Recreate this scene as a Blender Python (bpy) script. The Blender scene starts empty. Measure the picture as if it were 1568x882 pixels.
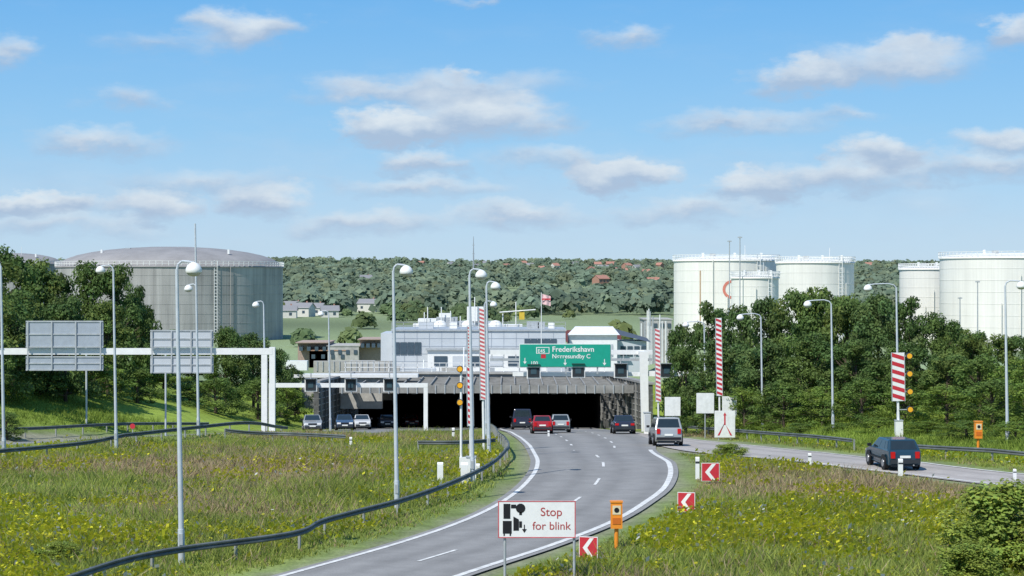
import bpy, math, random, bmesh
import numpy as np
from mathutils import Vector
random.seed(7); rng=np.random.default_rng(7)
F=3000.0; HC=8.8; UC=784.0; VH=430.0     # survey calibration: focal (px), eye height, principal column, horizon row
# ------------------------------------------------------------------ terrain
ZY=[-400,95,115,135,158,205,206,300]; ZZ=[0,0,-.9,-2.0,-3.4,-6.6,-6.66,-12.5]
def zr(y): return np.interp(y,ZY,ZZ)
def zroad(y): return np.interp(y,ZY,ZZ)
XLy=[60,84,100,119,143,160,180,205]; XLx=[-110,-66,-45.5,-34,-27,-22,-19,-17.6]
XRy=[60,78,86.5,91,96.5,106,115,130,160,184,205]; XRx=[52,37,30,26.5,23,20.5,18,15.5,14.4,13.2,9.9]
XFy=[60,88,107.5,131,147,160]; XFx=[-80,-42,-28,-19.8,-12.4,-7.7]
def ss(a,b,t):
    t=np.clip((t-a)/(b-a),0,1); return t*t*(3-2*t)
def vn(x,y,sc,seed=0):
    r=np.random.default_rng(seed+100); o=0*x
    for i in range(7):
        a=r.uniform(0,6.28); k=sc*r.uniform(.6,2.2); p=r.uniform(0,6.28)
        o=o+np.sin((x*math.cos(a)+y*math.sin(a))*k+p+1.3*np.sin((x*math.sin(a)-y*math.cos(a))*k*.7+p*2))
    return o/7
def tg(x,y):
    x=np.asarray(x,float); y=np.asarray(y,float)
    yc=np.minimum(y,206)
    base=np.interp(yc,ZY,ZZ)
    dl=np.interp(y,XLy,XLx)-x; dr=x-np.interp(y,XRy,XRx)
    rl=np.clip(dl,0,60); rr=np.clip(dr,0,60)
    sR=np.interp(y,[60,120,175,190],[.03,.16,.3,.7]); capR=np.interp(y,[60,100,150,190],[.3,.8,.4,-.9])
    capL=np.interp(y,[60,110,150,200],[2.5,3.2,2.4,.2])
    f=base+0
    f=np.where(rl>0,np.minimum(base+rl*.27,np.maximum(capL,base)),f)
    f=np.where(rr>0,np.minimum(base+rr*sR,np.maximum(capR,base)),f)
    f=f+np.where((rl>3)|(rr>3),vn(x,y,.25,3)*.18,0)
    db=x-np.interp(y,XFy,XFx); f=f+.6*np.exp(-((db-4.5)/2.3)**2)*ss(-9,-17,x)*ss(156,140,y)*(db>-1.5)
    back=np.interp(y,[206,245,300,700,850,1150,1700,2250,3000,7000],[-2.2,-2.4,-6,-6,-5,2,15,25,12,6])
    hm=ss(800,1800,y)
    back=back+hm*(vn(x,y,.0035,5)*5+vn(x,y,.0012,8)*3+np.interp(x/np.maximum(y,1),[-.3,-.1,0,.1,.3],[2,1.5,0,-2.5,-1]))
    far=np.maximum(f,back); k=ss(215,290,y)
    g=np.where(y>206.5,far*(1-k)+back*k,f)
    return g
VT_y=np.linspace(30,160,1500); VT_v=VH+F*(HC-zr(VT_y))/VT_y
def sv(u,v):
    y=float(np.interp(-v,-VT_v,VT_y)); return ((u-UC)*y/F,y)
def ux(u,y): return (u-UC)*y/F
def vz(v,y): return HC-(v-VH)*y/F
def G(x,y): return float(tg(x,y))
# ------------------------------------------------------------------ materials
def nt_new(name):
    m=bpy.data.materials.new(name); m.use_nodes=True; nt=m.node_tree
    return m,nt,nt.nodes['Principled BSDF']
MC={}
def M(name,col,rough=.6,metal=0,var=.12,scale=3.0,emit=0,stretch=(1,1,1),spec=.3,coat=0):
    if name in MC: return MC[name]
    m,nt,b=nt_new(name)
    b.inputs['Roughness'].default_value=rough; b.inputs['Metallic'].default_value=metal
    b.inputs['Specular IOR Level'].default_value=spec
    if coat: b.inputs['Coat Weight'].default_value=coat; b.inputs['Coat Roughness'].default_value=.08
    tc=nt.nodes.new('ShaderNodeTexCoord'); mp=nt.nodes.new('ShaderNodeMapping'); mp.inputs['Scale'].default_value=stretch
    nz=nt.nodes.new('ShaderNodeTexNoise'); nz.inputs['Scale'].default_value=scale; nz.inputs['Detail'].default_value=6; nz.inputs['Roughness'].default_value=.65
    mx=nt.nodes.new('ShaderNodeMix'); mx.data_type='RGBA'
    mr=nt.nodes.new('ShaderNodeMapRange'); mr.inputs[1].default_value=.3; mr.inputs[2].default_value=.7
    mx.inputs[6].default_value=(*[c*(1-var) for c in col],1); mx.inputs[7].default_value=(*[min(1,c*(1+var)) for c in col],1)
    L=nt.links.new
    L(tc.outputs['Object'],mp.inputs[0]); L(mp.outputs[0],nz.inputs['Vector']); L(nz.outputs['Fac'],mr.inputs[0]); L(mr.outputs[0],mx.inputs[0]); L(mx.outputs[2],b.inputs['Base Color'])
    MC[name]=m; return m
def Mattr(name,rough=.8,var=.35,scale=6,transl=0,scale2=None,var2=.3,bump=0):
    m,nt,b=nt_new(name); L=nt.links.new
    b.inputs['Roughness'].default_value=rough; b.inputs['Specular IOR Level'].default_value=.15
    at=nt.nodes.new('ShaderNodeAttribute'); at.attribute_name='Col'
    tc=nt.nodes.new('ShaderNodeTexCoord')
    cur=at.outputs['Color']
    for sc,va in ((scale,var),(scale2,var2)):
        if not sc: continue
        nz=nt.nodes.new('ShaderNodeTexNoise'); nz.inputs['Scale'].default_value=sc; nz.inputs['Detail'].default_value=8; nz.inputs['Roughness'].default_value=.7
        mr=nt.nodes.new('ShaderNodeMapRange'); mr.inputs[1].default_value=.3; mr.inputs[2].default_value=.7; mr.inputs[3].default_value=1-va; mr.inputs[4].default_value=1+va
        vm=nt.nodes.new('ShaderNodeVectorMath'); vm.operation='SCALE'
        L(tc.outputs['Object'],nz.inputs['Vector']); L(nz.outputs['Fac'],mr.inputs[0]); L(cur,vm.inputs[0]); L(mr.outputs[0],vm.inputs['Scale']); cur=vm.outputs[0]
    L(cur,b.inputs['Base Color'])
    if transl:
        t=nt.nodes.new('ShaderNodeBsdfTranslucent'); L(cur,t.inputs[0]); ms=nt.nodes.new('ShaderNodeMixShader'); ms.inputs[0].default_value=transl
        L(b.outputs[0],ms.inputs[1]); L(t.outputs[0],ms.inputs[2]); L(ms.outputs[0],nt.nodes['Material Output'].inputs[0])
    return m
WHITE=M('white_paint',(.78,.78,.76),.45,var=.06); GALV=M('galvanised_steel',(.45,.47,.48),.5,.3,var=.15)
POLE=M('lamp_pole_grey',(.52,.56,.6),.5,.1,var=.1); DARK=M('dark_housing',(.03,.035,.04),.5); GLASSY=M('signal_glass',(.05,.09,.11),.15)
RED=M('sign_red',(.52,.035,.05),.45,var=.1); BLACK=M('black_vinyl',(.015,.015,.018),.5); ORANGE=M('orange_enamel',(.8,.27,.03),.4,var=.08)
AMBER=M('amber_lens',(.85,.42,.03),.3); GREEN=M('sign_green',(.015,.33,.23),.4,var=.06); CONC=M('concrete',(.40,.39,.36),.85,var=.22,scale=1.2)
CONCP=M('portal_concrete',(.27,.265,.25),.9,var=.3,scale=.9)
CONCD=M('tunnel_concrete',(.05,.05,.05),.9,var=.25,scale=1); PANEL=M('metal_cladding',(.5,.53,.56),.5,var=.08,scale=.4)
RUBBER=M('rubber',(.02,.02,.02),.8); RIM=M('wheel_rim',(.4,.4,.42),.35,.7); CGLASS=M('car_glass',(.02,.03,.035),.06,spec=.8)
TAIL=M('tail_light',(.5,.01,.01),.2); HEAD=M('head_light',(.8,.8,.8),.1); PLATE=M('number_plate',(.75,.75,.7),.5)
RAIL=M('guardrail_steel',(.13,.145,.145),.6,.2,var=.35,scale=1); RPOST=M('guardrail_post',(.3,.31,.3),.6,.2,var=.2)
WINDOW=M('window_glass',(.06,.09,.12),.1,spec=.8); SIGNBACK=M('sign_back_alu',(.38,.42,.47),.5,.2,var=.08)
# ------------------------------------------------------------------ mesh builder
class B:
    def __init__(s): s.v=[];s.f=[];s.mi=[];s.sm=[];s.ms=[]
    def k(s,m):
        if m not in s.ms: s.ms.append(m)
        return s.ms.index(m)
    def add(s,vs,fs,m,sm=False):
        o=len(s.v); s.v+= [tuple(p) for p in vs]; i=s.k(m)
        for f in fs: s.f.append([a+o for a in f]); s.mi.append(i); s.sm.append(sm)
    def box(s,c,d,m,rz=0,ry=0):
        x,y,z=[a/2 for a in d]; P=[]
        for sx,sy,sz in ((-1,-1,-1),(1,-1,-1),(1,1,-1),(-1,1,-1),(-1,-1,1),(1,-1,1),(1,1,1),(-1,1,1)):
            p=Vector((sx*x,sy*y,sz*z))
            if ry: p=Vector((p.x*math.cos(ry)+p.z*math.sin(ry),p.y,-p.x*math.sin(ry)+p.z*math.cos(ry)))
            if rz: p=Vector((p.x*math.cos(rz)-p.y*math.sin(rz),p.x*math.sin(rz)+p.y*math.cos(rz),p.z))
            P.append(p+Vector(c))
        s.add(P,[(0,3,2,1),(4,5,6,7),(0,1,5,4),(1,2,6,5),(2,3,7,6),(3,0,4,7)],m)
    def b2(s,a,b,m): s.box([(a[i]+b[i])/2 for i in range(3)],[abs(b[i]-a[i]) for i in range(3)],m)
    def cyl(s,p0,p1,r0,r1,m,n=10,cap=True):
        p0=Vector(p0);p1=Vector(p1); d=(p1-p0).normalized()
        a=d.orthogonal().normalized(); b=d.cross(a); vs=[]
        for p,r in ((p0,r0),(p1,r1)):
            for i in range(n):
                t=2*math.pi*i/n; vs.append(p+a*(r*math.cos(t))+b*(r*math.sin(t)))
        s.add(vs,[(i,(i+1)%n,n+(i+1)%n,n+i) for i in range(n)],m,True)
        if cap: s.add(vs,[tuple(range(n))[::-1],tuple(range(n,2*n))],m)
    def lathe(s,c,prof,m,n=24,sm=True):
        vs=[];fs=[]
        for r,z in prof:
            for i in range(n):
                t=2*math.pi*i/n; vs.append((c[0]+r*math.cos(t),c[1]+r*math.sin(t),c[2]+z))
        for j in range(len(prof)-1):
            for i in range(n): fs.append((j*n+i,j*n+(i+1)%n,(j+1)*n+(i+1)%n,(j+1)*n+i))
        s.add(vs,fs,m,sm)
    def poly(s,pts,m): s.add(pts,[tuple(range(len(pts)))],m)
    def flat(s,pts,y,m,th=.004):
        n=len(pts); vs=[(p[0],y,p[1]) for p in pts]+[(p[0],y-th,p[1]) for p in pts]
        s.add(vs,[tuple(range(n,2*n))]+[(i,(i+1)%n,n+(i+1)%n,n+i) for i in range(n)],m)
    def disc(s,x,z,r,y,m,n=16,th=.01): s.flat([(x+r*math.cos(2*math.pi*i/n),z+r*math.sin(2*math.pi*i/n)) for i in range(n)],y,m,th)
    def obj(s,name,loc=(0,0,0),rot=(0,0,0),parent=None):
        me=bpy.data.meshes.new(name); me.from_pydata(s.v,[],s.f)
        for m in s.ms: me.materials.append(m)
        me.polygons.foreach_set('material_index',s.mi); me.polygons.foreach_set('use_smooth',s.sm); me.update()
        o=bpy.data.objects.new(name,me); bpy.context.collection.objects.link(o); o.location=loc; o.rotation_euler=rot
        if parent: o.parent=parent
        return o
def text(s,x,y,z,size,mat,parent,name='lettering',align='LEFT',bold=.012):
    c=bpy.data.curves.new(name,'FONT'); c.body=s; c.size=size; c.extrude=.002; c.align_x=align; c.offset=size*bold
    o=bpy.data.objects.new(name,c); bpy.context.collection.objects.link(o); c.materials.append(mat)
    o.location=(x,y,z); o.rotation_euler=(math.pi/2,0,0); o.parent=parent; return o
def npmesh(name,V,Fc,mats,cols=None,smooth=False,mi=None,link=True):
    me=bpy.data.meshes.new(name); n=len(V); m,k=Fc.shape
    me.vertices.add(n); me.vertices.foreach_set('co',V.astype(np.float32).ravel())
    me.loops.add(m*k); me.loops.foreach_set('vertex_index',Fc.astype(np.int32).ravel())
    me.polygons.add(m); me.polygons.foreach_set('loop_start',np.arange(0,m*k,k,dtype=np.int32))
    me.polygons.foreach_set('loop_total',np.full(m,k,np.int32))
    me.polygons.foreach_set('use_smooth',np.full(m,smooth))
    for a in mats: me.materials.append(a)
    if mi is not None: me.polygons.foreach_set('material_index',mi.astype(np.int32))
    me.update(calc_edges=True)
    if cols is not None:
        ca=me.color_attributes.new('Col','FLOAT_COLOR','POINT'); c4=np.ones((n,4),np.float32); c4[:,:3]=cols; ca.data.foreach_set('color',c4.ravel())
    if not link: return me
    o=bpy.data.objects.new(name,me); bpy.context.collection.objects.link(o); return o
# ------------------------------------------------------------------ roads
def cat(P,n=10):
    P=[np.array(p,float) for p in P]; P=[2*P[0]-P[1]]+P+[2*P[-1]-P[-2]]; o=[]
    for i in range(1,len(P)-2):
        for t in np.linspace(0,1,n,endpoint=False):
            a,b,c,d=P[i-1:i+3]; o.append(.5*((2*b)+(-a+c)*t+(2*a-5*b+4*c-d)*t*t+(-a+3*b-3*c+d)*t**3))
    o.append(P[-2]); return np.array(o)
mainL=[(-30,14),(-17,36),(-11.2,49),(-7.2,58.4),(-4.05,66),(-2.0,72.3),(-.6,78.8),(.4,86.5),(.88,94.3),(.85,106),(.5,125),(-.4,157),(-1.6,204),(-1.6,298)]
mainR=[(-24,11),(-10.5,34),(-5.2,47.5),(-1.6,57.5),(1.6,65),(3.9,71.2),(5.6,77.6),(7.0,84.5),(7.9,94),(8.0,108),(9.0,125),(9.4,157),(8.6,204),(8.6,298)]
rampL=[(60,40),(30.5,70),(21.7,83),(18.2,88.6),(14.6,94.3),(12.3,100.6),(9.6,108.5),(8.0,125),(7,150),(7,180)]
rampR=[(64,46),(36,74),(26,86.5),(22.3,91),(19.3,97),(17,106),(14.6,115),(12.2,130),(10.4,150),(9.2,180)]
onL=[(-3.6,298),(-3.6,204),(-5,178),(-7.7,160),(-12.4,147),(-19.8,131),(-28,107.5),(-42,88),(-80,60)]
onR=[(-15.5,298),(-15.5,204),(-16.8,182),(-20,162),(-25,145),(-32,120.5),(-43,101),(-60,86),(-95,68)]
ROADS=[]
def road(name,Lp,Rp,zoff,col,tracks=(.12,.36,.62,.88)):
    Ld=cat(Lp,14); Rd=cat(Rp,14); n=len(Ld); K=24; T=np.linspace(0,1,K+1)
    V=np.zeros((n,K+1,3)); V[:,:,:2]=Ld[:,None,:]*(1-T)[None,:,None]+Rd[:,None,:]*T[None,:,None]
    V[:,:,2]=zroad(V[:,:,1])+zoff
    tr=sum(np.exp(-((T-t)/.06)**2) for t in tracks)
    cc=np.array(col)[None,None,:]*(1-.16*tr)[None,:,None]*np.ones((n,1,1))
    cc*= (1+.10*vn(V[:,:,0],V[:,:,1],.5,2))[:,:,None]
    I=np.arange(n*(K+1)).reshape(n,K+1)
    Fc=np.stack([I[:-1,:-1],I[:-1,1:],I[1:,1:],I[1:,:-1]],-1).reshape(-1,4)
    npmesh(name,V.reshape(-1,3),Fc,[ASPH],cc.reshape(-1,3),True)
    ROADS.append((Ld,Rd)); return Ld,Rd
ASPH=Mattr('asphalt',.85,.18,22,0,.9,.14)
mL,mR=road('main_road',mainL,mainR,0,(.262,.255,.245))
rL,rR=road('slip_road',rampL,rampR,-.01,(.38,.35,.325),(.3,.7))
oL,oR=road('oncoming_road',onL,onR,0,(.25,.25,.24))
def road_d(x,y):
    d=np.full(x.shape,1e9)
    for Ld,Rd in ROADS:
        C=(Ld+Rd)/2; W=np.linalg.norm(Ld-Rd,axis=1)/2
        for i in range(len(C)-1):
            a=C[i];b=C[i+1]; ab=b-a; t=np.clip(((x-a[0])*ab[0]+(y-a[1])*ab[1])/(ab@ab+1e-9),0,1)
            dd=np.hypot(x-a[0]-t*ab[0],y-a[1]-t*ab[1])-(W[i]*(1-t)+W[i+1]*t)*.93
            d=np.minimum(d,dd)
    return d
LINE=M('road_marking',(.64,.63,.6),.7,var=.28,scale=2.5)
mk=B()
def lineat(Ld,Rd,off,w,y0,y1,dash=None,frac=None,phase=0,zo=.012):
    D=Rd-Ld; Wd=np.linalg.norm(D,axis=1); U=D/Wd[:,None]
    if frac is not None: C=Ld+D*frac
    elif off>=0: C=Ld+U*off
    else: C=Rd+U*off
    acc=phase; 
    for i in range(len(C)-1):
        a=C[i];b=C[i+1]; L=np.linalg.norm(b-a); ns=max(1,int(L/.5))
        for j in range(ns):
            p=a+(b-a)*j/ns; q=a+(b-a)*(j+1)/ns; acc+=L/ns
            if not(y0<=p[1]<=y1): continue
            if dash and (acc%dash[1])>dash[0]: continue
            u=U[i]*w/2
            mk.poly([(p[0]-u[0],p[1]-u[1],float(zroad(p[1]-u[1]))+zo),(p[0]+u[0],p[1]+u[1],float(zroad(p[1]+u[1]))+zo),(q[0]+u[0],q[1]+u[1],float(zroad(q[1]+u[1]))+zo),(q[0]-u[0],q[1]-u[1],float(zroad(q[1]-u[1]))+zo)],LINE)
lineat(mL,mR,.35,.2,10,204); lineat(mL,mR,-.35,.24,10,109)
lineat(mL,mR,0,.13,10,108,(3,8),frac=.5,phase=1)
lineat(mL,mR,0,.13,108,204,(3,10),frac=.36); lineat(mL,mR,0,.13,112,204,(3,10),frac=.68,phase=3)
lineat(rL,rR,.3,.2,40,109,zo=.004); lineat(rL,rR,-.3,.2,40,150,zo=.014)
lineat(oL,oR,.4,.2,50,204); lineat(oL,oR,-.4,.2,50,204); lineat(oL,oR,0,.14,50,204,(3,9),frac=.5)
mk.obj('road_markings')
# ------------------------------------------------------------------ ground sheet
xs=np.concatenate([-np.geomspace(6500,75,36),np.arange(-72,73,1.0),np.geomspace(75,6500,36)])
ys=np.concatenate([np.linspace(-300,18,14),np.arange(20,262,1.0),np.geomspace(265,9000,110)])
X,Y=np.meshgrid(xs,ys); Z=tg(X,Y)
rd=np.full(X.shape,1e9); near=(np.abs(X)<110)&(Y>5)&(Y<215); rd[near]=road_d(X[near],Y[near])
Z=np.where(rd<1.0,Z-.06,Z)
def dryness(x,y):
    b=np.where(x<3,.34*ss(76,98,y),.30*ss(68,84,y))
    return np.clip((vn(x,y,.16,11)-.10)*2.2+b,0,1)
def gcol(X,Y,rd):
    n1=vn(X,Y,.16,11); n2=vn(X,Y,.45,12); n3=vn(X,Y,.012,14)
    a=np.array([.165,.215,.05]); b=np.array([.27,.205,.105]); c=np.array([.26,.285,.045]); v=np.array([.165,.215,.07])
    t=dryness(X,Y)[...,None]; s=np.clip((n2+.0)*2,0,1)[...,None]
    col=(a*(1-s)+c*s)*(1-t*.75)+b*t*.75
    bank=((np.interp(Y,XLy,XLx)-X>0)|(X-np.interp(Y,XRy,XRx)>0))[...,None]
    col=np.where(bank,np.array([.21,.28,.045])*(1+.35*n1[...,None]),col)
    vg=(1-ss(.6,2.6,rd))[...,None]; col=col*(1-vg)+v*vg*(1+.25*n2[...,None])
    ds=(1-ss(.05,.7,rd))[...,None]*.75; col=col*(1-ds)+np.array([.28,.26,.21])*ds
    far=ss(206,215,Y)[...,None]; fc=np.array([.20,.25,.13])*(1+.35*np.clip(n3*2,-1,1))[...,None]
    return col*(1-far)+fc*far
I=np.arange(X.size).reshape(X.shape)
Fc=np.stack([I[:-1,:-1],I[:-1,1:],I[1:,1:],I[1:,:-1]],-1)
cx=(X[:-1,:-1]+X[1:,1:])/2; cy=(Y[:-1,:-1]+Y[1:,1:])/2
keep=~((cx>-16.6)&(cx<9.9)&(cy>205.4)&(cy<300))
Fc=Fc[keep].reshape(-1,4)
GM=Mattr('meadow_ground',.95,.35,9,0,1.0,.28)
npmesh('ground',np.stack([X,Y,Z],-1).reshape(-1,3),Fc,[GM],gcol(X,Y,rd).reshape(-1,3),True)
# ------------------------------------------------------------------ meadow vegetation
VEG=Mattr('grass_blades',.8,.15,30,.35)
def bankmask(x,y): return (np.interp(y,XLy,XLx)-x>0)|(x-np.interp(y,XRy,XRx)>0)
def veg(name,n,y0,y1,hmin,hmax,wid,colf,nb=3,dmin=1.2,dfull=3.5,spread=.12):
    y=y0+(y1-y0)*rng.random(n)**1.15; x=(rng.random(n)*2-1)*.31*y
    d=road_d(x,y); ok=(d>dmin)
    bk=bankmask(x,y)
    x,y,d,bk=x[ok],y[ok],d[ok],bk[ok]; n=len(x); z=tg(x,y)
    hs=(hmin+(hmax-hmin)*rng.random(n)**1.6)*(.25+.75*ss(dmin,dfull,d))*(.45+1.1*np.clip(.5+vn(x,y,.6,21),0,1))+.04
    col=colf(x,y,bk)*(1+.5*(rng.random((n,1))-.5))
    V=[];C=[]
    for b in range(nb):
        a=rng.random(n)*6.28; ox=x+rng.normal(0,spread,n); oy=y+rng.normal(0,spread,n); w=wid*(.6+.8*rng.random(n)); hh=hs*(.6+.7*rng.random(n)); le=rng.normal(0,.6,n)*hh
        p0=np.stack([ox-np.cos(a)*w,oy-np.sin(a)*w,z-.04],-1); p1=np.stack([ox+np.cos(a)*w,oy+np.sin(a)*w,z-.04],-1)
        p2=np.stack([ox+le,oy+rng.normal(0,.4,n)*hh,z+hh],-1)
        V.append(np.stack([p0,p1,p2],1)); C.append(np.repeat(col[:,None,:],3,1))
    V=np.concatenate(V).reshape(-1,3); C=np.concatenate(C).reshape(-1,3)
    return npmesh(name,V,np.arange(len(V)).reshape(-1,3),[VEG],C)
def gc(x,y,bk):
    n=dryness(x,y)[:,None]; m=rng.random((len(x),1)); pt=(.82+.36*np.clip(.5+vn(x,y,.35,44),0,1))[:,None]
    g=np.array([.20,.265,.06])*(1-m)+np.array([.33,.36,.08])*m; br=np.array([.36,.25,.16])*(1-m)+np.array([.44,.37,.21])*m
    g=np.where(bk[:,None],np.array([.23,.31,.055])*(.75+.5*m),g)*pt
    pick=(rng.random((len(x),1))<.10+n*.72)&(~bk[:,None]); return np.where(pick,br,g)
veg('meadow_grass',165000,50,152,.10,.42,.03,gc,3)
def fmask(x,y,bk):
    p=vn(x,y,.28,31)+.5*vn(x,y,.9,33); right=x>4
    return (~bk)&(rng.random(len(x))<np.where(right,np.clip(.62+p*2.2-.5*ss(70,88,y),.02,1),np.clip(.06+p*1.6-.2*ss(85,100,y),.02,.8)))
def flowers(name,n):
    y=50+75*rng.random(n)**1.2; x=(rng.random(n)*2-1)*.31*y; d=road_d(x,y); bk=bankmask(x,y)
    ok=(d>1.8)&fmask(x,y,bk); x,y=x[ok],y[ok]; n=len(x); z=tg(x,y)+.12+.3*rng.random(n)
    r=(.02+.04*rng.random(n))
    base=np.array([[-1,-1,0],[1,-1,.2],[1,1,0],[-1,1,-.2]])
    tilt=rng.normal(0,.5,(n,2)); P=base[None]*r[:,None,None]
    P[:,:,2]+=P[:,:,0]*tilt[:,:1]+P[:,:,1]*(tilt[:,1:]-.6)
    P+=np.stack([x,y,z],-1)[:,None,:]
    c=np.array([.70,.66,.05])*(.6+.5*rng.random((n,1))); c=np.where(rng.random((n,1))<.05,np.array([.6,.6,.55]),c)
    npmesh(name,P.reshape(-1,3),np.arange(n*4).reshape(-1,4),[VEG],np.repeat(c,4,0))
flowers('yellow_wildflowers',170000)
# ------------------------------------------------------------------ trees
LEAF=Mattr('leaves',.55,.25,2.0,.35); BARK=M('bark',(.09,.07,.05),.9,var=.3)
def tree_mesh(name,seed,n_cl=75,per=150,leaf=.17,col=(.05,.10,.02),H=10,R=4,low=.08,jit=.6,up=.35):
    r=np.random.default_rng(seed); V=[];C=[]
    b=B()
    b.cyl((0,0,-.4),(0,0,H*.35),.24,.17,BARK,8); b.cyl((0,0,H*.35),(.2,.1,H*.8),.17,.05,BARK,7)
    cl=[]
    for i in range(n_cl):
        t=r.random(); zz=low+(1-low)*t**.9
        prof=math.sin(math.pi*min(1,max(0,(zz*.86+.12)))**.8)**.55
        a=r.uniform(0,6.283); q=R*prof*(.5+.42*r.random()**.5)*(1+.22*math.sin(2*a+seed)+.12*math.sin(5*a+seed*2))
        if i%7==0: q*=.3
        c=np.array([q*math.cos(a),q*math.sin(a),H*zz*.93]); cl.append((c,r.uniform(.45,1.1)*R/4))
        if i%3==0: b.cyl((0,0,H*min(.7,zz*.6)),tuple(c),.07,.02,BARK,4,False)
    for c,cr in cl:
        k=int(per*(cr/(R/4))**2*1.2); d=r.normal(size=(k,3)); d/=np.linalg.norm(d,axis=1)[:,None]; d[:,2]*=.75
        P=c+d*cr*(.55+jit*r.random((k,1)))
        nn=d+r.normal(0,.5,(k,3))+np.array([0,-.15,up]); nn/=np.linalg.norm(nn,axis=1)[:,None]
        t1=np.cross(nn,r.normal(size=(k,3))); t1/=np.linalg.norm(t1,axis=1)[:,None]+1e-9; t2=np.cross(nn,t1)
        s=leaf*(.6+.8*r.random((k,1))); 
        Q=np.stack([P-t1*s,P-t2*s*.6,P+t1*s,P+t2*s*.6],1); V.append(Q)
        shade=(.8+.5*r.random()); yl=r.random()*.5
        cc=np.array([col[0]*(1+yl*.8),col[1]*(1+yl*.25),col[2]])*shade*(.75+.5*r.random((k,1)))
        C.append(np.repeat(cc[:,None,:],4,1))
    V=np.concatenate(V).reshape(-1,3); C=np.concatenate(C).reshape(-1,3)
    V[:,2]=np.maximum(V[:,2],-.1)
    Fq=np.arange(len(V)).reshape(-1,4)
    fb=[f for f in b.f if len(f)==4]; Vb=np.array([tuple(p) for p in b.v]); 
    allV=np.concatenate([Vb,V]); allF=np.concatenate([np.array(fb),Fq+len(Vb)]); mi=np.concatenate([np.zeros(len(fb)),np.ones(len(Fq))])
    return npmesh(name,allV,allF,[BARK,LEAF],np.concatenate([np.full((len(Vb),3),.1),C]),False,mi,False)
TP=[tree_mesh('tree_mesh_%d'%i,10+i,leaf=.15,per=185,col=c) for i,c in enumerate([(.088,.155,.045),(.075,.135,.042),(.11,.18,.05),(.085,.15,.05)])]
BP=[tree_mesh('shrub_mesh_%d'%i,40+i,n_cl=60,per=130,leaf=.15,col=c,low=.0) for i,c in enumerate([(.14,.225,.045),(.105,.18,.045)])]
SP=tree_mesh('near_shrub_mesh',60,n_cl=130,per=120,leaf=.2,col=(.21,.30,.06),low=.0,jit=1.1,up=.9)
def put(me,name,x,y,h,w,z=None):
    o=bpy.data.objects.new(name,me); bpy.context.collection.objects.link(o)
    o.location=(x,y,G(x,y)-.1 if z is None else z); o.scale=(w/8,w/8*random.uniform(.85,1.1),h/10); o.rotation_euler=(0,0,random.uniform(0,6.28)); return o
def tree(u,y,vt,wp,kind=0):
    x=ux(u,y); h=vz(vt,y)-G(x,y)
    P=TP if kind==0 else BP
    put(random.choice(P),'deciduous_tree' if kind==0 else 'shrub',x,y,h,max(wp*y/F*1.15,1))
for t in [(-60,150,375,170),(-5,158,372,130),(45,165,388,110),(88,165,412,90),(135,170,396,100),(178,170,400,90),(212,174,432,60),(20,146,440,120),(100,150,450,110),(165,160,452,90),(222,176,475,50),(262,192,535,60),(300,195,528,70),(345,186,497,75),(388,190,503,75),(428,192,528,60),(452,196,560,40),(-40,140,430,140)]: tree(*t)
for t in [(60,150,540,110),(140,155,545,100),(210,160,560,80),(250,172,560,80),(330,172,575,90),(395,178,575,80),(440,182,585,60),(0,142,545,100),(290,176,580,70),(10,126,628,60)]: tree(*t,1)
for t in [(1042,168,490,60),(1085,164,455,80),(1130,158,460,80),(1180,152,445,95),(1238,146,430,105),(1295,142,443,95),(1345,138,440,95),(1393,135,448,85),(1436,130,474,80),(1485,128,498,80),(1540,126,505,85),(1600,120,505,110),(1050,152,530,80),(1105,145,510,90),(1170,140,515,100),(1240,136,505,110),(1310,132,515,100),(1380,128,520,100),(1450,124,535,90),(1268,150,437,70),(1460,134,488,60)]: tree(*t)
for t in [(1040,146,600,60),(1085,140,590,70),(1140,136,585,80),(1200,132,580,90),(1260,129,585,90),(1320,124,575,100),(1385,121,585,90),(1450,116,585,110),(1520,112,575,110),(1590,108,570,110),(1480,108,640,80),(1555,103,640,80),(1420,113,640,70),(1345,118,635,60),(1290,123,645,60),(1225,127,645,60),(1500,119,540,110),(1570,116,540,110),(1400,117,650,50),(1180,131,645,50)]: tree(*t,1)
put(SP,'near_shrub',15.0,60,2.75,3.2); put(SP,'near_shrub',16.6,58.5,2.4,2.8); put(SP,'near_shrub',-14.2,61.5,.7,1.3); put(SP,'near_shrub',11.4,103,.7,1.7); put(SP,'near_shrub',13.4,57.0,1.3,2.0); put(SP,'near_shrub',16.2,56,1.6,2.4)
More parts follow.
